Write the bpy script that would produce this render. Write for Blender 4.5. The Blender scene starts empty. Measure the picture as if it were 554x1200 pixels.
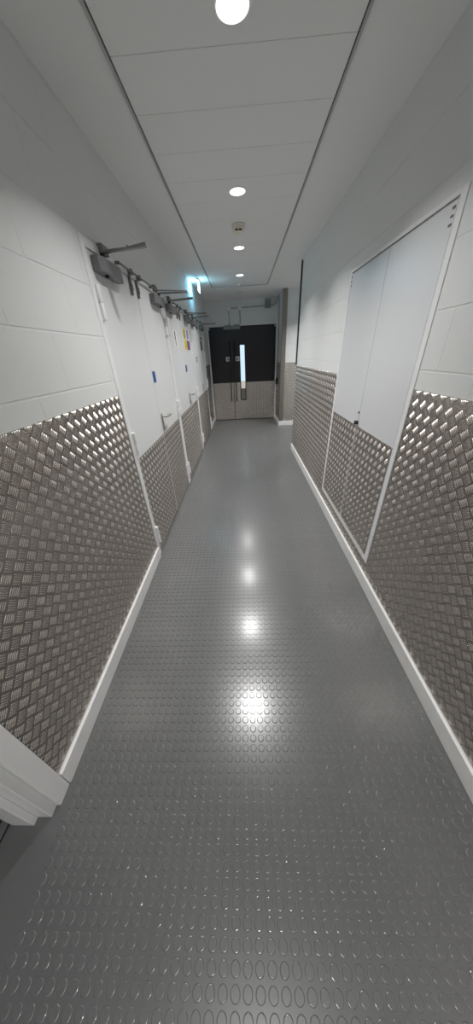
import bpy, math, random
import numpy as np
from mathutils import Vector, Matrix

random.seed(4)
scene = bpy.context.scene
COL = scene.collection

# ------------------------------------------------------------------ sizes
CAM_H = 1.52
XL, XR = -0.795, 0.846          # corridor walls
YB, YE = -3.0, 7.354            # back wall, end wall
ZC = 2.55                       # ceiling
YC = 4.69                       # where the right wall stops
YP = 6.50                       # face of the pillar
XP = 0.832                      # side of the pillar
T = 0.15                        # wall thickness

# ------------------------------------------------------------------ materials
def mat(name, color, rough=0.5, metal=0.0, noise=None, bump=None, spec=None, coat=None):
    m = bpy.data.materials.new(name); m.use_nodes = True
    nt = m.node_tree; b = nt.nodes['Principled BSDF']
    b.inputs['Base Color'].default_value = (*color, 1)
    b.inputs['Roughness'].default_value = rough
    b.inputs['Metallic'].default_value = metal
    if spec is not None: b.inputs['Specular IOR Level'].default_value = spec
    if coat: b.inputs['Coat Weight'].default_value = coat[0]; b.inputs['Coat Roughness'].default_value = coat[1]
    tc = nt.nodes.new('ShaderNodeTexCoord')
    if noise:
        sc, amt = noise
        n = nt.nodes.new('ShaderNodeTexNoise'); n.inputs['Scale'].default_value = sc; n.inputs['Detail'].default_value = 5
        nt.links.new(tc.outputs['Object'], n.inputs['Vector'])
        r = nt.nodes.new('ShaderNodeMapRange')
        r.inputs['To Min'].default_value = 1 - amt; r.inputs['To Max'].default_value = 1 + amt
        r.inputs['From Min'].default_value = .25; r.inputs['From Max'].default_value = .75
        nt.links.new(n.outputs['Fac'], r.inputs['Value'])
        x = nt.nodes.new('ShaderNodeVectorMath'); x.operation = 'SCALE'; x.inputs[0].default_value = color
        nt.links.new(r.outputs['Result'], x.inputs['Scale']); nt.links.new(x.outputs['Vector'], b.inputs['Base Color'])
    if bump:
        sc, st, dist = bump
        n = nt.nodes.new('ShaderNodeTexNoise'); n.inputs['Scale'].default_value = sc; n.inputs['Detail'].default_value = 3
        nt.links.new(tc.outputs['Object'], n.inputs['Vector'])
        bp = nt.nodes.new('ShaderNodeBump'); bp.inputs['Strength'].default_value = st; bp.inputs['Distance'].default_value = dist
        nt.links.new(n.outputs['Fac'], bp.inputs['Height']); nt.links.new(bp.outputs['Normal'], b.inputs['Normal'])
    return m

def block_mat(name, color, axis):
    """painted blockwork: 225 mm courses, 450 mm blocks, struck joints"""
    m = mat(name, color, rough=.55)
    nt = m.node_tree; b = nt.nodes['Principled BSDF']
    tc = [n for n in nt.nodes if n.type == 'TEX_COORD'][0]
    sp = nt.nodes.new('ShaderNodeSeparateXYZ'); nt.links.new(tc.outputs['Object'], sp.inputs[0])
    cb = nt.nodes.new('ShaderNodeCombineXYZ')
    ay = nt.nodes.new('ShaderNodeMath'); ay.operation = 'ADD'; ay.inputs[1].default_value = 9.0 - 1.308 + .225 if axis == 'Y' else 9.0
    nt.links.new(sp.outputs[axis], ay.inputs[0])
    az = nt.nodes.new('ShaderNodeMath'); az.operation = 'ADD'; az.inputs[1].default_value = 4.5 - 1.415 + .003 + 0.45
    nt.links.new(sp.outputs['Z'], az.inputs[0])
    nt.links.new(ay.outputs[0], cb.inputs['X']); nt.links.new(az.outputs[0], cb.inputs['Y'])
    br = nt.nodes.new('ShaderNodeTexBrick')
    br.offset = .5; br.offset_frequency = 2; br.squash = 1
    for k, v in (('Scale', 1), ('Mortar Size', .0046), ('Mortar Smooth', .35), ('Brick Width', .45), ('Row Height', .225), ('Bias', 0)):
        br.inputs[k].default_value = v
    nt.links.new(cb.outputs[0], br.inputs['Vector'])
    ns = nt.nodes.new('ShaderNodeTexNoise'); ns.inputs['Scale'].default_value = 90; ns.inputs['Detail'].default_value = 3
    nt.links.new(tc.outputs['Object'], ns.inputs['Vector'])
    mul = nt.nodes.new('ShaderNodeMath'); mul.operation = 'MULTIPLY_ADD'; mul.inputs[1].default_value = .05
    inv = nt.nodes.new('ShaderNodeMath'); inv.operation = 'SUBTRACT'; inv.inputs[0].default_value = 1
    nt.links.new(br.outputs['Fac'], inv.inputs[1])
    nt.links.new(ns.outputs['Fac'], mul.inputs[0]); nt.links.new(inv.outputs[0], mul.inputs[2])
    bp = nt.nodes.new('ShaderNodeBump'); bp.inputs['Strength'].default_value = .55; bp.inputs['Distance'].default_value = .007
    nt.links.new(mul.outputs[0], bp.inputs['Height']); nt.links.new(bp.outputs['Normal'], b.inputs['Normal'])
    return m

def emit(name, color, strength):
    m = bpy.data.materials.new(name); m.use_nodes = True
    nt = m.node_tree; nt.nodes.remove(nt.nodes['Principled BSDF'])
    e = nt.nodes.new('ShaderNodeEmission'); e.inputs['Color'].default_value = (*color, 1); e.inputs['Strength'].default_value = strength
    nt.links.new(e.outputs[0], nt.nodes['Material Output'].inputs['Surface'])
    return m

M = dict(
    blockY = block_mat('painted_blockwork', (.72, .73, .72), 'Y'),
    blockX = block_mat('painted_blockwork_end', (.70, .705, .70), 'X'),
    plaster = mat('ceiling_plaster', (.84, .84, .83), .8, bump=(60, .1, .002)),
    tile = mat('ceiling_tile_paint', (.84, .84, .83), .5),
    tiletrim = mat('ceiling_trim_paint', (.42, .42, .42), .5),
    gap = mat('gap_shade', (.03, .03, .03), .9),  # near-black paint standing in for the shade inside gaps
    door = mat('white_door_paint', (.72, .73, .73), .34),
    cupboard = mat('cupboard_paint', (.665, .675, .69), .3),
    gloss = mat('white_gloss_paint', (.80, .80, .80), .3, noise=(6, .03)),
    skirt = mat('skirting_gloss_paint', (.82, .82, .81), .32, noise=(9, .05)),
    plate = mat('tread_plate_metal', (.42, .39, .36), .25, 1.0, noise=(3, .05)),  # same metal as the bars; shade between them put into the darker colour
    bars = mat('tread_bar_metal', (.72, .67, .62), .26, 1.0, noise=(3, .05)),
    steel = mat('brushed_steel', (.50, .49, .46), .35, 1.0),
    greybox = mat('grey_enamel', (.24, .24, .24), .4, .2),
    guard = mat('dull_guard_steel', (.33, .31, .28), .4, 1.0),
    seam = mat('floor_weld', (.16, .16, .16), .4),
    closer = mat('grey_closer_metal', (.19, .19, .195), .45, .2),
    arm = mat('arm_metal', (.22, .22, .215), .42, .7),
    dark = mat('dark_metal', (.05, .05, .05), .4, .5),
    black = mat('black_plastic', (.012, .012, .012), .5),
    rubber = mat('floor_rubber', (.108, .111, .111), .30, noise=(2.5, .08), spec=.6, coat=(.55, .18)),
    rim = mat('glint_stud_rim', (.125, .128, .128), .18, spec=.7, coat=(1.0, .13)),  # rims lighter and glossier than the rubber, added for their glints
    ddoor = mat('dark_door_laminate', (.010, .009, .014), .35),
    conduit = mat('galvanised_conduit', (.40, .40, .40), .4, .3),
    cream = mat('cream_plastic', (.80, .76, .66), .45),
    white = mat('white_plastic', (.85, .85, .85), .4),
    blue = mat('blue_sign', (.02, .07, .30), .35),
    ink = mat('dark_ink', (.04, .04, .06), .5),
    yellow = mat('yellow_print', (.75, .66, .05), .5),
    purple = mat('purple_print', (.18, .05, .26), .5),
    violet = mat('violet_print', (.25, .22, .50), .5),
    red = mat('red_plastic', (.5, .03, .02), .4),
    matrib = mat('grey_mat_rib', (.10, .105, .11), .7),
    matdark = mat('black_mat_rib', (.012, .012, .014), .8),
    lamp = emit('downlight_diffuser', (1, .98, .95), 2),
    exitface = emit('exit_sign_glow', (.35, .8, 1.0), 14),
    exitlens = emit('exit_sign_edge', (.12, .62, 1.0), 14),
    window = emit('lit_glass', (.62, .82, 1.0), 1.1),
    windowlow = emit('lit_glass_lower', (.95, .93, .86), .55),
    smoked = mat('smoked_glass', (.22, .21, .19), .3),
)

# ------------------------------------------------------------------ mesh collector
class MB:
    def __init__(s): s.v = []; s.f = []; s.sm = []
    def box(s, x0, x1, y0, y1, z0, z1):
        x0, x1 = sorted((x0, x1)); y0, y1 = sorted((y0, y1)); z0, z1 = sorted((z0, z1))
        o = len(s.v)
        s.v += [(x0,y0,z0),(x1,y0,z0),(x1,y1,z0),(x0,y1,z0),(x0,y0,z1),(x1,y0,z1),(x1,y1,z1),(x0,y1,z1)]
        for q in ((0,3,2,1),(4,5,6,7),(0,1,5,4),(1,2,6,5),(2,3,7,6),(3,0,4,7)):
            s.f.append(tuple(o+i for i in q)); s.sm.append(False)
        return s
    def prism(s, pts, axis, a, b):
        """closed outline (2-D pts) extruded along axis; outline axes are the other two in xyz order"""
        o = len(s.v); n = len(pts)
        for t in (a, b):
            for p in pts:
                q = list(p); q.insert('xyz'.index(axis), t); s.v.append(tuple(q))
        s.f.append(tuple(o+i for i in range(n))); s.f.append(tuple(o+n+i for i in reversed(range(n)))); s.sm += [False, False]
        for i in range(n):
            j = (i+1) % n
            s.f.append((o+i, o+n+i, o+n+j, o+j)); s.sm.append(False)
        return s
    def lathe(s, origin, axis, prof, n=24):
        """prof = [(r, h)...] spun about axis"""
        a = Vector(axis).normalized(); e = a.orthogonal().normalized(); g = a.cross(e); O = Vector(origin)
        o = len(s.v)
        for r, h in prof:
            for k in range(n):
                t = 2*math.pi*k/n
                s.v.append(tuple(O + a*h + (e*math.cos(t) + g*math.sin(t))*r))
        for i in range(len(prof)-1):
            for k in range(n):
                l = (k+1) % n
                s.f.append((o+i*n+k, o+i*n+l, o+(i+1)*n+l, o+(i+1)*n+k)); s.sm.append(True)
        s.f.append(tuple(o+k for k in reversed(range(n)))); s.f.append(tuple(o+(len(prof)-1)*n+k for k in range(n))); s.sm += [False, False]
        return s
    def tube(s, pts, r, n=10):
        P = [Vector(p) for p in pts]; o = len(s.v)
        d0 = (P[1]-P[0]).normalized(); e = d0.orthogonal().normalized()
        for i, p in enumerate(P):
            d = (P[min(i+1, len(P)-1)] - P[max(i-1, 0)]).normalized()
            e = (e - d*e.dot(d)).normalized(); g = d.cross(e)
            for k in range(n):
                t = 2*math.pi*k/n; s.v.append(tuple(p + (e*math.cos(t)+g*math.sin(t))*r))
        for i in range(len(P)-1):
            for k in range(n):
                l = (k+1) % n
                s.f.append((o+i*n+k, o+i*n+l, o+(i+1)*n+l, o+(i+1)*n+k)); s.sm.append(True)
        s.f.append(tuple(o+k for k in reversed(range(n)))); s.f.append(tuple(o+(len(P)-1)*n+k for k in range(n))); s.sm += [False, False]
        return s
    def build(s, name, m, parent=None, bevel=0, **props):
        me = bpy.data.meshes.new(name); me.from_pydata(s.v, [], s.f)
        me.polygons.foreach_set('use_smooth', s.sm); me.update()
        return link(name, me, m, parent, bevel, **props)

def link(name, me, m, parent=None, bevel=0, **props):
    o = bpy.data.objects.new(name, me); COL.objects.link(o)
    if m: me.materials.append(m)
    if parent: o.parent = parent; o.matrix_parent_inverse = parent.matrix_basis.inverted()
    if bevel:
        b = o.modifiers.new('bevel', 'BEVEL'); b.width = bevel; b.segments = 2; b.limit_method = 'ANGLE'
    for k, v in props.items(): o[k] = v
    return o

def empty(name, loc, **props):
    o = bpy.data.objects.new(name, None); COL.objects.link(o); o.location = loc; o.empty_display_size = .05
    for k, v in props.items(): o[k] = v
    return o

def copy_tree(o, delta, parent=None, **props):
    c = o.copy(); COL.objects.link(c)
    if parent is None: c.location = Vector(o.location) + Vector(delta)
    else: c.parent = parent
    for k, v in props.items(): c[k] = v
    for ch in list(o.children): copy_tree(ch, delta, c)
    return c

# ------------------------------------------------------------------ five-bar tread plate as real relief
PY, PZ = .0605, .0577           # repeat of the diamond cells
def tread(name, plane, at, n, u0, u1, z0, z1, parent=None, holes=(), base=.003, edge=True, phase=(0.0, 0.0), **props):
    """plane 'x': sheet stands at x=at, u runs along y. plane 'y': stands at y=at, u runs along x. n=+1/-1 is the facing"""
    V = []; F = []
    front = at + n*base
    def P(u, z, h):
        return (at + n*h, u, z) if plane == 'x' else (u, at + n*h, z)
    # backing sheet split round the holes
    us = sorted({u0, u1, *[a for h in holes for a in h[:2] if u0 < a < u1]}); zs = sorted({z0, z1, *[a for h in holes for a in h[2:] if z0 < a < z1]})
    mb = MB()
    for i in range(len(us)-1):
        for j in range(len(zs)-1):
            cu, cz = (us[i]+us[i+1])/2, (zs[j]+zs[j+1])/2
            if any(h[0] < cu < h[1] and h[2] < cz < h[3] for h in holes): continue
            if plane == 'x': mb.box(at, front, us[i], us[i+1], zs[j], zs[j+1])
            else: mb.box(us[i], us[i+1], at, front, zs[j], zs[j+1])
    rects = [(u0, u1, z0, z1)]
    # bars
    HW, HT = .0031, .0023
    segs = []
    iu0, iu1 = int(math.floor(u0/PY))-1, int(math.ceil(u1/PY))+1
    iz0, iz1 = int(math.floor(z0/PZ))-1, int(math.ceil(z1/PZ))+1
    s2 = math.sqrt(.5)
    for i in range(iu0, iu1+1):
        for j in range(iz0, iz1+1):
            for par in (0, 1):
                cu = (i + .5*par)*PY + phase[0]; cz = (j + .5*par)*PZ + phase[1]
                if cu < u0-.03 or cu > u1+.03 or cz < z0-.03 or cz > z1+.03: continue
                d = (s2, s2) if par == 0 else (s2, -s2); q = (-d[1], d[0])
                for k in range(-2, 3):
                    off = k*.0078; L = .0178
                    a = (cu+q[0]*off-d[0]*L, cz+q[1]*off-d[1]*L); b = (cu+q[0]*off+d[0]*L, cz+q[1]*off+d[1]*L)
                    t0, t1 = 0.0, 1.0; m_ = .002
                    for c in (0, 1):
                        lo = (u0, z0)[c]+m_; hi = (u1, z1)[c]-m_
                        dd = b[c]-a[c]
                        ta, tb = (lo-a[c])/dd, (hi-a[c])/dd
                        if ta > tb: ta, tb = tb, ta
                        t0 = max(t0, ta); t1 = min(t1, tb)
                    if t1-t0 < .2: continue
                    A = (a[0]+(b[0]-a[0])*t0, a[1]+(b[1]-a[1])*t0); B = (a[0]+(b[0]-a[0])*t1, a[1]+(b[1]-a[1])*t1)
                    mu, mz = (A[0]+B[0])/2, (A[1]+B[1])/2
                    if any(h[0]-.004 < mu < h[1]+.004 and h[2]-.004 < mz < h[3]+.004 for h in holes): continue
                    segs.append((A[0], A[1], B[0], B[1]))
    S = np.array(segs); m = len(S)
    A = S[:, :2]; B = S[:, 2:]; D = B-A; Ln = np.linalg.norm(D, axis=1, keepdims=True); D = D/Ln; Q = np.stack([-D[:, 1], D[:, 0]], 1)
    # stations along (t, half width, height factor), 5 points across each of 3 stations + two tips
    st = [(.18, 1.0, 1.0), (.5, 1.0, 1.0), (.82, 1.0, 1.0)]
    cr = [(-1, 0), (-.62, .78), (0, 1), (.62, .78), (1, 0)]
    cols = []
    for t, w, h in st:
        for cw, ch in cr:
            uv = A + (B-A)*t + Q*(cw*HW*w); cols.append(np.concatenate([uv, np.full((m, 1), base + ch*HT*h)], 1))
    for t in (0, 1):
        uv = A + (B-A)*t; cols.append(np.concatenate([uv, np.full((m, 1), base)], 1))
    W = np.stack(cols, 1)   # m,17,3
    quads = []
    for s_ in range(2):
        for c in range(4):
            a = s_*5+c; quads.append((a, a+1, a+6, a+5))
    tris = [(15, 1, 0), (15, 2, 1), (15, 3, 2), (15, 4, 3), (16, 10, 11), (16, 11, 12), (16, 12, 13), (16, 13, 14)]
    flip = (n > 0) != (plane == 'x')
    flip = not flip
    nb = len(mb.v)
    pos = W.reshape(-1, 3)
    xyz = np.empty_like(pos)
    if plane == 'x': xyz[:, 0] = at + n*pos[:, 2]; xyz[:, 1] = pos[:, 0]; xyz[:, 2] = pos[:, 1]
    else: xyz[:, 0] = pos[:, 0]; xyz[:, 1] = at + n*pos[:, 2]; xyz[:, 2] = pos[:, 1]
    quads = np.array(quads); tris = np.array(tris)
    if flip: quads = quads[:, ::-1]; tris = tris[:, ::-1]
    off = (np.arange(m)*17 + nb)[:, None, None]
    q = (quads[None]+off).reshape(-1); t = (tris[None]+off).reshape(-1)
    bf = np.array(mb.f, dtype=np.int64).reshape(-1)
    loops = np.concatenate([bf, q, t])
    nbf, nq, nt_ = len(mb.f), m*len(quads), m*len(tris)
    sizes = np.concatenate([np.full(nbf+nq, 4), np.full(nt_, 3)]); starts = np.concatenate([[0], np.cumsum(sizes)[:-1]])
    me = bpy.data.meshes.new(name)
    allv = np.concatenate([np.array(mb.v, dtype=float), xyz])
    me.vertices.add(len(allv)); me.vertices.foreach_set('co', allv.reshape(-1).astype(np.float32))
    me.loops.add(len(loops)); me.loops.foreach_set('vertex_index', loops.astype(np.int32))
    me.polygons.add(len(sizes)); me.polygons.foreach_set('loop_start', starts.astype(np.int32)); me.polygons.foreach_set('loop_total', sizes.astype(np.int32))
    me.polygons.foreach_set('use_smooth', np.concatenate([np.zeros(nbf, bool), np.ones(nq+nt_, bool)]))
    o = link(name, me, M['plate'], parent, **props)
    me.materials.append(M['bars'])
    me.polygons.foreach_set('material_index', np.concatenate([np.zeros(nbf, np.int32), np.ones(nq+nt_, np.int32)]))
    me.update(calc_edges=True); me.validate()
    return o

# ------------------------------------------------------------------ floor: round-stud rubber
def studded_floor():
    x0, x1, y0, y1 = XL-T-1.05, 2.6, YB, YE+.05
    px, py = STX, STY
    V = [(x0, y0, 0), (x1, y0, 0), (x1, y1, 0), (x0, y1, 0), (x0, y0, -.05), (x1, y0, -.05), (x1, y1, -.05), (x0, y1, -.05)]
    base_f = np.array([(0,1,2,3),(7,6,5,4),(0,4,5,1),(1,5,6,2),(2,6,7,3),(3,7,4,0)])
    c = []
    for j in range(int((YE+.0-YB)/py)):
        y = YB + .03 + py*j + STOY
        if y > YE-.02: break
        for i in range(-60, 75):
            x = i*px + STOX
            inside = XL+.02 < x < XR-.035
            if YC+.03 < y < YP-.03 and XL+.02 < x < 2.55: inside = True
            if y > 6.5 and x > XP-.03: inside = False
            if inside: c.append((x, y))
    c = np.array(c); m = len(c); n = 16
    ang = 2*np.pi*np.arange(n)/n
    prof = [(.0142, 0.0), (.0138, .0012), (.0129, .0020), (.0116, .0023)]
    rings = []
    for r, h in prof:
        rings.append(np.stack([c[:, None, 0]+r*np.cos(ang), c[:, None, 1]+r*np.sin(ang), np.full((m, n), h)], 2))
    W = np.stack(rings, 1).reshape(m, -1, 3)
    quads = []
    for s in range(3):
        for k in range(n): quads.append((s*n+k, s*n+(k+1) % n, (s+1)*n+(k+1) % n, (s+1)*n+k))
    quads = np.array(quads); cap = 3*n + np.arange(n)
    off = np.arange(m)*4*n + 8
    loops = np.concatenate([base_f.reshape(-1), (quads[None]+off[:, None, None]).reshape(-1), (cap[None]+off[:, None]).reshape(-1)])
    sizes = np.concatenate([np.full(6+m*3*n, 4), np.full(m, n)]); starts = np.concatenate([[0], np.cumsum(sizes)[:-1]])
    allv = np.concatenate([np.array(V, float), W.reshape(-1, 3)])
    me = bpy.data.meshes.new('floor')
    me.vertices.add(len(allv)); me.vertices.foreach_set('co', allv.reshape(-1).astype(np.float32))
    me.loops.add(len(loops)); me.loops.foreach_set('vertex_index', loops.astype(np.int32))
    me.polygons.add(len(sizes)); me.polygons.foreach_set('loop_start', starts.astype(np.int32)); me.polygons.foreach_set('loop_total', sizes.astype(np.int32))
    me.polygons.foreach_set('use_smooth', np.concatenate([np.zeros(6, bool), np.ones(m*3*n, bool), np.zeros(m, bool)]))
    o = link('floor', me, M['rubber'], kind='structure'); me.materials.append(M['rim'])
    me.polygons.foreach_set('material_index', np.concatenate([np.zeros(6, np.int32), np.ones(m*3*n, np.int32), np.zeros(m, np.int32)]))
    me.update(calc_edges=True); me.validate()
    return o
STX, STY, STOX, STOY = .0353, .0354, -.003, 0.0334
floor = studded_floor()
for b in ((-.457, -.4555, -2.9, YE-.1), (XL+.02, XR-.03, 2.04, 2.043), (XL+.02, XR-.03, 3.27, 3.274), (XL+.02, XR-.03, 4.69, 4.694)):
    _v = [(b[0], b[2], .0004), (b[1], b[2], .0004), (b[1], b[3], .0004), (b[0], b[3], .0004)]
    _m = bpy.data.meshes.new('weld_seam'); _m.from_pydata(_v, [], [(0, 1, 2, 3)]); link('weld_seam', _m, M['seam'], floor)

# ------------------------------------------------------------------ walls
DT = 2.075                       # head of the left door openings
D1, D2, D3 = (1.80, 3.385), (3.385, 4.93), (4.93, 6.47)
w = MB()
w.box(XL-T, XL, YB, -.80, 0, ZC).box(XL-T, XL, -.80, .28, 2.10, ZC).box(XL-T, XL, .28, D1[0], 0, ZC)
w.box(XL-T, XL, D1[0], D3[1], DT, ZC).box(XL-T, XL, D3[1], YE, 0, ZC)
wall_left = w.build('wall_left', M['blockY'], kind='structure')
CB = (1.44, 2.655, .185, 2.015)   # riser cupboard opening in the right wall (y0,y1,z0,z1)
w = MB()
w.box(XR, XR+T, YB, CB[0], 0, ZC).box(XR, XR+T, CB[1], YC, 0, ZC).box(XR, XR+T, CB[0], CB[1], 0, CB[2]).box(XR, XR+T, CB[0], CB[1], CB[3], ZC)
wall_right = w.build('wall_right', M['blockY'], kind='structure')
w = MB(); w.box(XP, 2.6, YP, YE, 0, ZC)
wall_pillar = w.build('wall_recess', M['blockX'], kind='structure')
DX0, DX1, DZ = -.795, .832, 2.10
w = MB(); w.box(XL-T, DX0, YE, YE+T, 0, ZC).box(DX1, 2.6, YE, YE+T, 0, ZC).box(DX0, DX1, YE, YE+T, DZ, ZC)
wall_end = w.build('wall_end', M['blockX'], kind='structure')
w = MB(); w.box(XL-T, XR+T, YB-T, YB, 0, ZC)
w.build('wall_back', M['blockX'], kind='structure')
w = MB(); w.box(2.6, 2.6+T, YC-.3, YE+T, 0, ZC)
w.build('wall_side_passage', M['blockY'], kind='structure')
w = MB(); w.box(XR+T, 2.6, YC-.3-T, YC-.3+.0, 0, ZC)
w.build('wall_passage_near', M['blockX'], kind='structure')
w = MB(); w.box(XL-T-1.05-T, XL-T-1.05, -1.0, .6, 0, ZC).box(XL-T-1.05, XL-T, .6, .6+T, 0, ZC).box(XL-T-1.05, XL-T, -1.0-T, -1.0, 0, ZC)
w.build('wall_side_room', M['plaster'], kind='structure')

# ------------------------------------------------------------------ ceiling with its strip of metal tiles
CX0, CX1, CY1 = -.487, .482, 6.01
w = MB(); w.box(XL-T-1.2, 2.75, YB, YE+T, ZC, ZC+.12)
ceiling = w.build('ceiling', M['plaster'], kind='structure')
w = MB(); y = CY1-.012
while y-.3 > YB:
    w.box(CX0+.005, CX1-.005, y-.3+.0012, y-.0012, ZC-.008, ZC-.001); y -= .3
w.build('ceiling_tiles', M['tile'], ceiling, bevel=.0015)
w = MB(); w.box(CX0, CX1, YB+.01, CY1, ZC-.0015, ZC+.001); w.build('tile_backing', M['gap'], ceiling)
w = MB(); w.box(CX0-.012, CX0, YB+.01, CY1+.012, ZC-.011, ZC).box(CX1, CX1+.012, YB+.01, CY1+.012, ZC-.011, ZC).box(CX0, CX1, CY1, CY1+.012, ZC-.011, ZC)
w.build('edge_trim', M['tiletrim'], ceiling, bevel=.002)

# ------------------------------------------------------------------ tread-plate cladding
Z0, Z1 = .104, 1.33
tread('tread_plate_cladding', 'x', XL, 1, .345, D1[0]-.006, Z0, Z1, wall_left, phase=(.0, .0))
tread('tread_plate_cladding', 'x', XL, 1, -2.2, -.865, Z0, Z1, wall_left)
tread('tread_plate_cladding', 'x', XL, 1, D3[1]+.005, YE-.03, Z0, Z1, wall_left)
tread('tread_plate_cladding', 'x', XR, -1, -2.2, YC, Z0, Z1, wall_right, holes=[(CB[0]-.005, CB[1]+.005, CB[2]-.005, CB[3]+.005)], phase=(.0, .0))
tread('tread_plate_cladding', 'y', YP, -1, XP+.002, 2.3, Z0, 1.31, wall_pillar)
tread('tread_plate_cladding', 'x', XP, -1, YP+.002, YE-.03, Z0, 1.31, wall_pillar)

# ------------------------------------------------------------------ skirtings
def skirting(name, boxes):
    w = MB()
    for b in boxes: w.box(*b)
    return w.build(name, M['skirt'], bevel=.004, kind='structure')
skirting('baseboard_left', [(XL, XL+.018, .345, D1[0]-.002, 0, .103)])
skirting('baseboard_left_rear', [(XL, XL+.018, YB, -.865, 0, .103)])
skirting('baseboard_left_end', [(XL, XL+.018, D3[1]+.002, YE-.03, 0, .103)])
skirting('baseboard_right', [(XR-.018, XR, YB, YC, 0, .103)])
w = MB(); w.prism([(XP-.018, YE-.03), (XP-.018, YP-.018), (2.55, YP-.018), (2.55, YP), (XP, YP), (XP, YE-.03)], 'z', 0, .103)
w.build('baseboard_recess', M['skirt'], bevel=.004, kind='structure')

# ------------------------------------------------------------------ doorway beside the camera
d4 = empty('door_5', (XL, -.26, 0), kind='structure')
w = MB()
w.box(XL, XL+.014, .28, .343, 0, 2.165).box(XL, XL+.014, -.863, -.80, 0, 2.165).box(XL, XL+.014, -.80, .28, 2.10, 2.165)
w.build('architrave', M['gloss'], d4, bevel=.004)
w = MB()
w.box(XL-T, XL-.004, .248, .28, 0, 2.10).box(XL-T, XL-.004, -.80, -.768, 0, 2.10).box(XL-T, XL-.004, -.768, .248, 2.068, 2.10)
w.box(XL-T, XL-.060, .226, .248, 0, 2.068).box(XL-T, XL-.060, -.768, -.746, 0, 2.068).box(XL-T, XL-.060, -.746, .226, 2.046, 2.068)
w.build('door_lining', M['gloss'], d4, bevel=.003)
mt = empty('entrance_mat', (XL-.55, -.2, 0), label='dark ribbed entrance mat on the floor just inside the doorway at bottom left', category='mat')
w = MB(); w.box(XL-T-.75, XL-T-.01, -.9, .42, 0.0015, .006); w.build('mat_backing', M['matdark'], mt)
w = MB(); x = XL-T-.012
while x > XL-T-.74:
    w.box(x-.030, x, -.89, .41, .006, .011); x -= .048
w.build('mat_ribs', M['matrib'], mt, bevel=.002)

# ------------------------------------------------------------------ double doors along the left wall
def hinge(parent, y, z, h=.16):
    w = MB()
    w.lathe((XL+.016, y, z-h/2), (0, 0, 1), [(.011, 0), (.0125, .002), (.0125, h*.48), (.009, h*.485), (.009, h*.515), (.0125, h*.52), (.0125, h-.002), (.011, h)], 12)
    w.box(XL+.0005, XL+.008, y-.022, y+.022, z-h/2, z-.003)
    w.box(XL+.0005, XL+.008, y-.022, y+.022, z+.003, z+h/2)
    return w.build('hinge', M['gloss'], parent, bevel=.001)

def closer(parent, y0, side):
    """overhead closer: y0 = end nearest the hinge, side=+1 body runs to larger y"""
    L = .32; x0, x1 = XL+.001, XL+.058; z0, z1 = 1.943, 2.010
    a, b = sorted((y0, y0+side*L)); c = .012
    w = MB()
    w.prism([(x0, a), (x0, b), (x1-.014, b), (x1, b-.05), (x1, a+.05), (x1-.014, a)], 'z', z0, z1)
    body = w.build('closer_body', M['closer'], parent, bevel=.004)
    w = MB(); py = y0 + side*.10
    w.lathe((XL+.03, py, z0-.012), (0, 0, 1), [(.008, 0), (.012, .004), (.012, .012)], 14)
    w.lathe((XL+.03, py, z1), (0, 0, 1), [(.014, 0), (.014, .022), (.010, .026)], 14)
    w.build('closer_spindle', M['black'], parent)
    w = MB(); zt = z1+.026
    # main arm out from the spindle and slimmer forearm back to the frame
    w.prism([(XL+.02, py-.012), (XL+.02, py+.012), (XL+.295, py+.014-side*.045), (XL+.295, py-.014-side*.045)], 'z', zt, zt+.011)
    w.lathe((XL+.19, py-side*.03, zt+.01), (0, 0, 1), [(.006, 0), (.006, .009)], 10)
    w.prism([(XL+.022, py+side*.055), (XL+.022, py+side*.072), (XL+.295, py-side*.037), (XL+.295, py-side*.052)], 'z', zt+.013, zt+.021)
    w.box(XL+.001, XL+.03, py+side*.02, py+side*.105, zt+.008, zt+.050)
    w.build('closer_arm', M['arm'], parent, bevel=.0015)

def lever(parent, y, side):
    w = MB()
    w.box(XL+.0005, XL+.008, y-.016, y+.016, .905, 1.062)
    w.tube([(XL+.006, y, 1.035), (XL+.05, y, 1.035), (XL+.058, y+side*.012, 1.035), (XL+.06, y+side*.12, 1.033), (XL+.052, y+side*.132, 1.03), (XL+.022, y+side*.134, 1.028)], .0085, 12)
    w.lathe((XL+.008, y, .945), (1, 0, 0), [(.008, 0), (.008, .004), (.004, .005)], 12)
    w.build('lever_handle', M['steel'], parent, bevel=.001)

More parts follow.
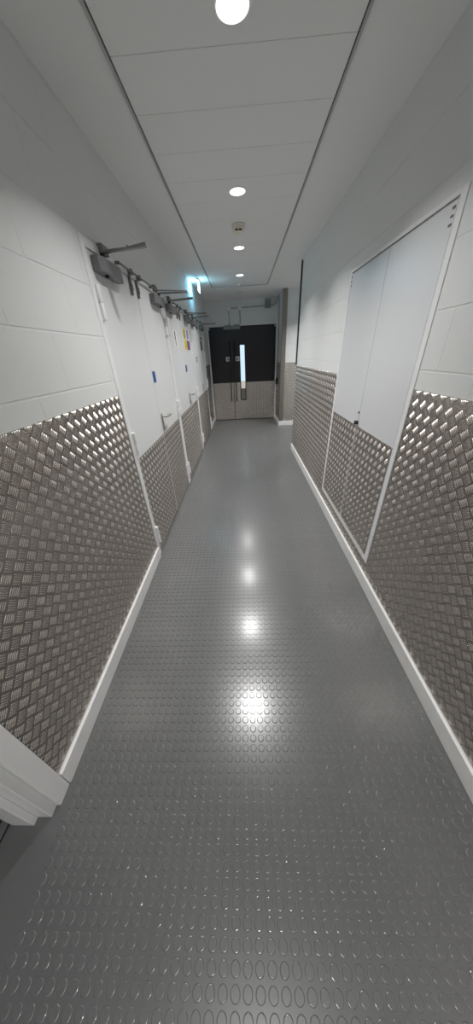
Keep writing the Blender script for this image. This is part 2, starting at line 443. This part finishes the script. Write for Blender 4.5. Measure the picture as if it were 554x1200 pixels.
def double_door(name, y0, y1, ym, hb, ht, hs=True):
    d = empty(name, (XL, (y0+y1)/2, 0), kind='structure')
    w = MB(); fw = .050
    x0, x1 = XL-T, XL+.006
    w.box(x0, x1, y0, y0+fw, 0, DT).box(x0, x1, y1-fw, y1, 0, DT).box(x0, x1, y0+fw, y1-fw, DT-.042, DT)
    # rebate
    w.box(x0, XL-.052, y0+fw, y0+fw+.015, 0, DT-.042).box(x0, XL-.052, y1-fw-.015, y1-fw, 0, DT-.042).box(x0, XL-.052, y0+fw, y1-fw, DT-.057, DT-.042)
    w.build('door_frame', M['gloss'], d, bevel=.003)
    g = .006
    for k, (a, b) in enumerate(((y0+fw+g, ym-g/2), (ym+g/2, y1-fw-g))):
        w = MB(); w.box(XL-.048, XL-.002, a, b, .008, DT-.046)
        leaf = w.build('door_leaf', M['door'], d, bevel=.0015)
        tread('kick_plate', 'x', XL-.002, 1, a+.003, b-.003, .012, .882, leaf, base=.002)
        hy = y0+fw if k == 0 else y1-fw
        for hz in (.20, 1.0, 1.80): hinge(leaf, hy, hz)
        closer(leaf, (a+.035) if k == 0 else (b-.075), 1 if k == 0 else -1)
        if k == 1: lever(leaf, ym+.045, 1)
        # selector prong hanging at the meeting stile
        w = MB(); yy = ym + (-.13 if k == 0 else .012)
        w.box(XL, XL+.014, yy-.011, yy+.011, 1.925, 2.035).box(XL+.014, XL+.02, yy-.006, yy+.006, 1.95, 1.99)
        w.build('selector_strap', M['arm'], leaf, bevel=.002)
    w = MB(); w.tube([(XL+.032, ym-.36, 2.052), (XL+.032, ym+.36, 2.052)], .006, 8)
    w.box(XL+.006, XL+.036, ym-.15, ym-.12, 2.036, 2.068).box(XL+.006, XL+.036, ym+.03, ym+.06, 2.036, 2.068).box(XL+.006, XL+.036, ym-.365, ym-.35, 2.044, 2.060).box(XL+.006, XL+.036, ym+.35, ym+.365, 2.044, 2.060)
    w.build('door_selector', M['arm'], d, bevel=.001)
    # dark void behind the leaves
    return d
double_door('door_1', D1[0], D1[1], 2.592, 0, 0)
double_door('door_2', D2[0], D2[1], 4.157, 0, 0)
double_door('door_3', D3[0], D3[1], 5.70, 0, 0)
w = MB(); w.box(XL-T-.02, XL-T, D1[0]-.05, D3[1]+.05, 0, DT+.05)  # near-black sheet behind the doors, stands in for the unlit void
w.build('wall_void_shade', M['gap'], kind='structure')

# ------------------------------------------------------------------ riser cupboard in the right wall
c = empty('door_4', (XR, 2.03, 0), kind='structure')
y0, y1, z0, z1 = CB; fw = .040
w = MB(); xa, xb = XR-.005, XR+.09
w.box(xa, xb, y0, y0+fw, z0, z1).box(xa, xb, y1-fw, y1, z0, z1).box(xa, xb, y0+fw, y1-fw, z0, z0+fw).box(xa, xb, y0+fw, y1-fw, z1-.018, z1)
w.build('cupboard_frame', M['gloss'], c, bevel=.002)
w = MB(); w.box(XR+.012, XR+.09, y0+fw, y1-fw, z1-.027, z1-.018); w.build('head_gap', M['gap'], c)
ym = 2.022
for k, (a, b) in enumerate(((y0+fw+.003, ym-.002), (ym+.002, y1-fw-.003))):
    w = MB(); w.box(XR-.004, XR+.030, a, b, z0+fw+.003, z1-.026)
    leaf = w.build('cupboard_leaf', M['cupboard'], c, bevel=.0015)
    tread('kick_plate', 'x', XR-.004, -1, a+.003, b-.003, z0+fw+.006, 1.018, leaf, base=.002)
    if k == 1:
        w = MB(); w.lathe((XR-.004, ym+.012, 1.112), (-1, 0, 0), [(.008, 0), (.008, .004), (.003, .005)], 14); w.build('lock', M['dark'], leaf)
        w = MB(); w.box(XR-.030, XR-.004, ym-.004, ym+.014, 1.030, 1.056); w.lathe((XR-.004, ym+.005, 1.043), (-1, 0, 0), [(.016, 0), (.016, .006), (.012, .010), (.012, .024)], 16)
        w.build('turn_knob', M['dark'], leaf, bevel=.002)
        w = MB(); w.box(XR-.0095, XR-.006, a-.001, a+.007, z0+fw+.01, 1.018); w.build('edge_strip', M['cupboard'], leaf)  # cut edge of the plate, its bright line put into pale paint
    hy = (a+.016) if k == 0 else (b-.012)
    w = MB()
    for q in range(3): w.box(XR-.007, XR-.004, hy-.008+.0*q, hy+.008, 1.965-.025*q, 1.972-.025*q)
    w.build('shadow_marks', M['closer'], leaf)  # grey bars paint the shadow marks at the leaf's top corner

# ------------------------------------------------------------------ corner trim and steel guard
w = MB(); w.box(XR-.004, XR+.030, YC, YC+.005, .103, ZC-.012).box(XR-.022, XR, YC-.004, YC+.005, 1.333, ZC-.012)
w.build('trim_1', M['dark'], kind='structure')
w = MB(); w.box(XP-.004, XP+.085, YP-.008, YP-.0055, .104, ZC).box(XP-.008, XP-.0055, YP-.008, YP+.05, .104, ZC)
g = w.build('corner_guard', M['guard'], label='full-height bare metal corner guard on the pillar right of the dark doors', category='corner guard')

# ------------------------------------------------------------------ dark double doors at the end
e = empty('door_6', (0, YE, 0), kind='structure')
w = MB(); fw = .032
w.box(DX0, DX0+fw, YE-.012, YE+.12, 0, DZ).box(DX1-fw, DX1, YE-.012, YE+.12, 0, DZ).box(DX0+fw, DX1-fw, YE-.012, YE+.12, DZ-.03, DZ)
w.build('door_frame', M['gloss'], e, bevel=.002)
YF = YE+.004; ym = -.228
G = (-.048, .066, .50, 1.70)
for k, (a, b) in enumerate(((DX0+fw+.003, ym-.002), (ym+.002, DX1-fw-.003))):
    w = MB()
    if k == 0: w.box(a, b, YF, YF+.045, .006, DZ-.033)
    else: w.box(a, G[0], YF, YF+.045, .006, DZ-.033).box(G[1], b, YF, YF+.045, .006, DZ-.033).box(G[0], G[1], YF, YF+.045, .006, G[2]).box(G[0], G[1], YF, YF+.045, G[3], DZ-.033)
    leaf = w.build('door_leaf', M['ddoor'], e)
    tread('kick_plate', 'y', YF, -1, a+.004, b-.004, .012, .902, leaf, holes=[(G[0]-.012, G[1]+.012, G[2]-.012, 1.2)] if k == 1 else (), base=.002)
    if k == 1:
        w = MB(); r = .014
        w.box(G[0]-r, G[0]+.004, YF-.008, YF, G[2]-r, G[3]+r).box(G[1]-.004, G[1]+r, YF-.008, YF, G[2]-r, G[3]+r).box(G[0], G[1], YF-.008, YF, G[2]-r, G[2]+.004).box(G[0], G[1], YF-.008, YF, G[3]-.004, G[3]+r)
        w.build('vision_bead', M['black'], leaf, bevel=.002)
        w = MB(); w.box(G[0]+.004, G[1]-.004, YF+.018, YF+.026, .93, G[3]-.004); w.build('vision_panel', M['window'], leaf)
        w = MB(); w.box(G[0]+.004, G[1]-.004, YF+.018, YF+.026, .76, .93); w.build('vision_panel', M['windowlow'], leaf, label='vision panel, paler lower stretch')
        w = MB(); w.box(G[0]+.004, G[1]-.004, YF+.018, YF+.026, G[2]+.004, .76); w.build('vision_panel', M['smoked'], leaf, label='vision panel, dull grey bottom end')
    hx = ym-.068 if k == 0 else ym+.062
    w = MB(); w.tube([(hx, YF-.045, .47), (hx, YF-.045, 1.78)], .0095, 12)
    for hz in (.52, 1.125, 1.73): w.tube([(hx, YF, hz), (hx, YF-.045, hz)], .007, 10)
    w.build('pull_handle', M['dark'], leaf)
    cx = (-.315, -.118)[k]
    w = MB(); w.box(cx-.095, cx+.095, YF-.062, YF, 2.005, 2.075)
    w.build('closer_body', M['greybox'], leaf, bevel=.006)
    w = MB(); w.box(cx-.06, cx+.07, YF-.04, YF-.02, 2.078, 2.092); w.lathe((cx+.03, YF-.03, 2.075), (0, 0, 1), [(.012, 0), (.012, .02)], 12)
    w.build('closer_arm', M['arm'], leaf, bevel=.002)
    sx = a+.016 if k == 0 else b-.022
    w = MB(); w.box(sx-.012, sx+.012, YF-.006, YF, 2.02, 2.05); w.build('corner_pad', M['white'], leaf, bevel=.002)

for sx, lab in ((-.343, 'small square fire door sign on the narrow left leaf of the dark doors'), (-.112, 'small square fire door sign beside the glass strip of the dark doors')):
    s = empty('fire_door_sign', (sx, YF, 1.42), label=lab, category='sign', group='square signs on the dark doors')
    w = MB(); w.box(sx-.047, sx+.047, YF-.003, YF-.0002, 1.373, 1.467); w.build('sign_plate', M['white'], s, bevel=.001)
    w = MB(); w.lathe((sx, YF-.003, 1.42), (0, -1, 0), [(.029, 0), (.029, .0008)], 28); w.build('sign_disc', M['ink'], s)
    w = MB(); w.box(sx-.022, sx+.022, YF-.0045, YF-.0038, 1.425, 1.433).box(sx-.018, sx+.018, YF-.0045, YF-.0038, 1.409, 1.416); w.build('sign_lettering', M['white'], s)

# ------------------------------------------------------------------ conduit runs above the dark doors
cd = empty('conduit_run', (0, YE, 2.39), label='galvanised conduit run with two drops above the dark end doors', category='conduit')
yc = YE-.022; r = .0095
w = MB(); w.tube([(-.263, yc, 2.39), (.535, yc, 2.405)], r); w.build('pipe', M['conduit'], cd)
w = MB(); w.tube([(-.263, yc, 2.39), (-.263, yc, 2.095)], r); w.build('pipe', M['conduit'], cd)
w = MB(); w.tube([(-.020, yc, 2.39), (-.020, yc, 2.095)], r); w.build('pipe', M['conduit'], cd)
for x in (-.263, -.020):
    w = MB(); w.lathe((x, YE-.001, 2.39), (0, -1, 0), [(.038, 0), (.038, .040), (.034, .044)], 20); w.build('round_box', M['white'], cd)
for x in (.12, .30): 
    w = MB(); w.box(x-.012, x+.012, YE-.034, YE-.001, 2.380, 2.414); w.build('saddle', M['conduit'], cd)
jb = empty('junction_box', (.60, YE, 2.43), label='square grey junction box on the wall above the dark doors', category='box')
w = MB(); w.box(.535, .665, YE-.075, YE-.001, 2.36, 2.51); w.build('box_body', M['greybox'], jb, bevel=.004)
w = MB(); w.box(.540, .660, YE-.080, YE-.075, 2.365, 2.505); w.build('box_lid', M['greybox'], jb, bevel=.003)
pts = [(.665, yc, 2.41)] + [(.665+.04+.09*math.sin(t), yc, 2.405+.09*(1-math.cos(t))) for t in (0, .35, .7, 1.05, 1.4)]
pts[-1] = (.80, yc, 2.49); pts.append((.815, yc-.02, ZC))
w = MB(); w.tube(pts, r); w.build('flexible_conduit', M['conduit'], label='short curved conduit rising from the grey junction box to the ceiling', category='conduit')
cp = empty('door_release_switch', (XP, 7.0, 1.0), label='small dark wall switch with its pipe on the tread plate beside the dark doors', category='switch')
w = MB(); w.box(XP-.055, XP-.0055, 6.94, 7.02, .86, .99); w.build('switch_box', M['black'], cp, bevel=.003)
w = MB(); w.lathe((XP-.055, 6.98, .925), (-1, 0, 0), [(.018, 0), (.018, .01), (.012, .014)], 16); w.build('push_button', M['red'], cp)
w = MB(); w.tube([(XP-.016, 6.98, .99), (XP-.016, 6.98, 2.49), (XP-.016, 7.0, ZC-.001)], .009); w.build('supply_pipe', M['conduit'], cp)

# ------------------------------------------------------------------ notices on the left doors
def notice(name, y, z, h, wd, m, **p):
    o = empty(name, (XL, y, z), **p)
    w = MB(); w.box(XL-.0015, XL+.001, y-wd/2, y+wd/2, z-h/2, z+h/2); w.build('sheet', m, o)
    return o
def ink(o, y0, y1, z0, z1, m, name='print'):
    w = MB(); w.box(XL+.0012, XL+.0018, y0, y1, z0, z1); w.build(name, m, o)
s = empty('door_sign', (XL, 2.63, 1.38), label='blue rounded door sign at the meeting edge of the nearest white doors', category='sign')
w = MB(); w.box(XL-.001, XL+.003, 2.606, 2.672, 1.335, 1.422); w.build('sign_plate', M['blue'], s, bevel=.0015)
s = empty('door_sign', (XL, 4.22, 1.38), label='small dark blue door sign above the second lever handle', category='sign')
w = MB(); w.box(XL-.001, XL+.003, 4.185, 4.262, 1.335, 1.420); w.build('sign_plate', M['blue'], s, bevel=.0015)
s = empty('door_sign', (XL, 5.31, 1.47), label='small square grey sign on the furthest white doors', category='sign')
w = MB(); w.box(XL-.001, XL+.003, 5.26, 5.36, 1.43, 1.51); w.build('sign_plate', M['closer'], s, bevel=.0015)
w = MB(); w.box(XL+.003, XL+.0036, 5.285, 5.335, 1.462, 1.478); w.build('sign_lettering', M['white'], s)
n = notice('paper_notice', 3.775, 1.69, .21, .22, M['white'], label='white paper notice with a dark column of print on the middle doors', category='notice')
ink(n, 3.74, 3.785, 1.70, 1.785, M['ink']); ink(n, 3.755, 3.785, 1.645, 1.695, M['ink'])
ink(n, 3.72, 3.84, 1.633, 1.636, M['ink'], 'rule'); ink(n, 3.72, 3.84, 1.603, 1.606, M['ink'], 'rule'); ink(n, 3.72, 3.723, 1.606, 1.633, M['ink'], 'rule'); ink(n, 3.837, 3.84, 1.606, 1.633, M['ink'], 'rule')
n = notice('hazard_poster', 4.53, 1.795, .125, .44, M['white'], label='upper poster with yellow and violet panels on the middle doors', category='poster')
ink(n, 4.32, 4.47, 1.74, 1.85, M['yellow']); ink(n, 4.36, 4.41, 1.745, 1.845, M['ink'], 'pictogram'); ink(n, 4.56, 4.70, 1.74, 1.85, M['violet'])
n = notice('hazard_poster', 4.53, 1.66, .125, .44, M['white'], label='lower poster with yellow and dark purple panels on the middle doors', category='poster')
ink(n, 4.32, 4.52, 1.603, 1.72, M['yellow']); ink(n, 4.42, 4.455, 1.63, 1.69, M['ink'], 'pictogram'); ink(n, 4.53, 4.74, 1.603, 1.72, M['purple'])
n = notice('door_notice', 6.10, 1.72, .22, .20, M['ink'], label='dark narrow notice high on the furthest white door leaf', category='notice')
ink(n, 6.05, 6.15, 1.76, 1.80, M['white'])

# ------------------------------------------------------------------ ceiling fittings
def spot_fitting(y, lab, x=.004, z=ZC-.008, group='round downlights along the ceiling tiles'):
    o = empty('downlight', (x, y, z), label=lab, category='downlight')
    if group: o['group'] = group
    w = MB(); n = 32
    w.lathe((x, y, z), (0, 0, -1), [(.068, 0), (.068, .003), (.065, .005), (.058, .005), (.056, .001)], n); b = w.build('bezel', M['white'], o)
    w = MB(); w.lathe((x, y, z-.0052), (0, 0, -1), [(.056, 0), (.056, .0008)], n); w.build('diffuser', M['lamp'], o)
    ld = bpy.data.lights.new('lamp_beam', 'AREA'); ld.shape = 'DISK'; ld.size = .11; ld.energy = LAMP_W; ld.color = (1, .99, .98); ld.spread = math.radians(LAMP_SPREAD)
    lo = bpy.data.objects.new('lamp_beam', ld); COL.objects.link(lo); lo.parent = o; lo.location = (0, 0, -.0075)
    return o
LAMP_W, LAMP_SPREAD = 13, 122
for y, lab in ((5.26, 'glowing round downlight furthest along the ceiling, nearest the dark doors'),
               (4.06, 'glowing round downlight just beyond the smoke detector'),
               (2.86, 'glowing round downlight between the smoke detector and the photographer'),
               (1.66, 'glowing round downlight over the middle of the blue-signed doors, out of sight above'),
               (-.74, 'glowing round downlight overhead behind the viewpoint'),
               (-1.94, 'glowing round downlight nearest the rear wall behind the viewpoint')):
    spot_fitting(y, lab)
spot_fitting(5.65, 'round downlight in the side passage round the corner on the right', 1.55, ZC, None)
bpy.data.lights[-1].energy = LAMP_W*1.6
sd = empty('smoke_detector', (.003, 3.45, ZC-.008), label='cream round smoke detector on the ceiling tiles in front of the lights', category='smoke detector')
w = MB(); w.lathe((.003, 3.45, ZC-.008), (0, 0, -1), [(.062, 0), (.062, .012), (.058, .016)], 32); w.build('base_ring', M['cream'], sd)
w = MB(); w.lathe((.003, 3.45, ZC-.024), (0, 0, -1), [(.054, 0), (.056, .006), (.055, .022), (.050, .034), (.036, .042), (.010, .044)], 32); w.build('sensor_head', M['cream'], sd)
w = MB()
for k in range(-1, 1): w.box(.003+k*.034+.004, .003+k*.034+.030, 3.45-.060, 3.45-.0495, ZC-.060, ZC-.050)
w.build('smoke_slots', M['black'], sd)
for yy, zz, lab in ((5.86, ZC-.008, 'small white sprinkler head in the ceiling tiles beyond the last downlight'), (6.42, ZC, 'small white sprinkler head in the plain ceiling before the dark doors')):
    sp = empty('sprinkler_head', (.0, yy, zz), label=lab, category='sprinkler', group='sprinkler heads')
    w = MB(); w.lathe((0, yy, zz), (0, 0, -1), [(.032, 0), (.030, .006), (.014, .010)], 20); w.build('rose', M['white'], sp)
    w = MB(); w.lathe((0, yy, zz-.010), (0, 0, -1), [(.008, 0), (.006, .018), (.018, .020), (.018, .022)], 16); w.build('deflector', M['steel'], sp)

ex = empty('exit_sign', (-.655, 5.42, ZC), label='bright blue-white glowing exit sign hanging from the ceiling above the left doors', category='exit sign')
w = MB(); w.box(-.672, -.640, 5.31, 5.54, ZC-.022, ZC-.001); w.build('sign_housing', M['white'], ex, bevel=.004)
w = MB(); w.box(-.6575, -.6545, 5.31, 5.54, ZC-.150, ZC-.022); w.build('sign_blade', M['exitface'], ex)

# ------------------------------------------------------------------ exit sign glow is blue LED light
ld = bpy.data.lights.new('sign_light', 'AREA'); ld.shape = 'RECTANGLE'; ld.size = .26; ld.size_y = .11; ld.energy = .8; ld.color = (.04, .5, 1.0)
lo = bpy.data.objects.new('sign_light', ld); COL.objects.link(lo); lo.parent = ex; lo.location = (-.006, 0, -.10)
lo.rotation_euler = (math.radians(90), 0, math.radians(90)); lo.rotation_euler = Vector((-1, 0, 0)).to_track_quat('-Z', 'Z').to_euler()

# ------------------------------------------------------------------ world, camera, view
wd = bpy.data.worlds.new('world'); scene.world = wd; wd.use_nodes = True
wd.node_tree.nodes['Background'].inputs['Color'].default_value = (.01, .01, .01, 1)
wd.node_tree.nodes['Background'].inputs['Strength'].default_value = 1

f, pitch, yaw, roll = 307.278, 0.5418265, -0.0462293, -0.0548632
cp_, sp_, cy_, sy_ = math.cos(pitch), math.sin(pitch), math.cos(yaw), math.sin(yaw)
Fv = Vector((sy_*cp_, cy_*cp_, -sp_)); Rv = Vector((cy_, -sy_, 0)); Uv = Rv.cross(Fv)
R2 = Rv*math.cos(roll) + Uv*math.sin(roll); U2 = -Rv*math.sin(roll) + Uv*math.cos(roll)
cam = bpy.data.cameras.new('camera'); cam.sensor_fit = 'VERTICAL'; cam.sensor_height = 36; cam.lens = f*36/1200; cam.clip_start = .02
co = bpy.data.objects.new('camera', cam); COL.objects.link(co)
m = Matrix.Identity(4)
for i in range(3): m[i][0] = R2[i]; m[i][1] = U2[i]; m[i][2] = -Fv[i]; 
m[2][3] = CAM_H
co.matrix_world = m
scene.camera = co
vs = scene.view_settings
vs.view_transform = 'Standard'; vs.look = 'None'; vs.gamma = 1; vs.use_curve_mapping = False; vs.exposure = 0.0
scene.cycles.use_denoising = True
scene.cycles.use_adaptive_sampling = False
try: scene.cycles.denoising_prefilter = 'ACCURATE'
except Exception: pass
scene.cycles.max_bounces = 10; scene.cycles.diffuse_bounces = 5; scene.cycles.glossy_bounces = 5
scene.cycles.sample_clamp_indirect = 8
scene.cycles.blur_glossy = .2
scene.cycles.caustics_reflective = True
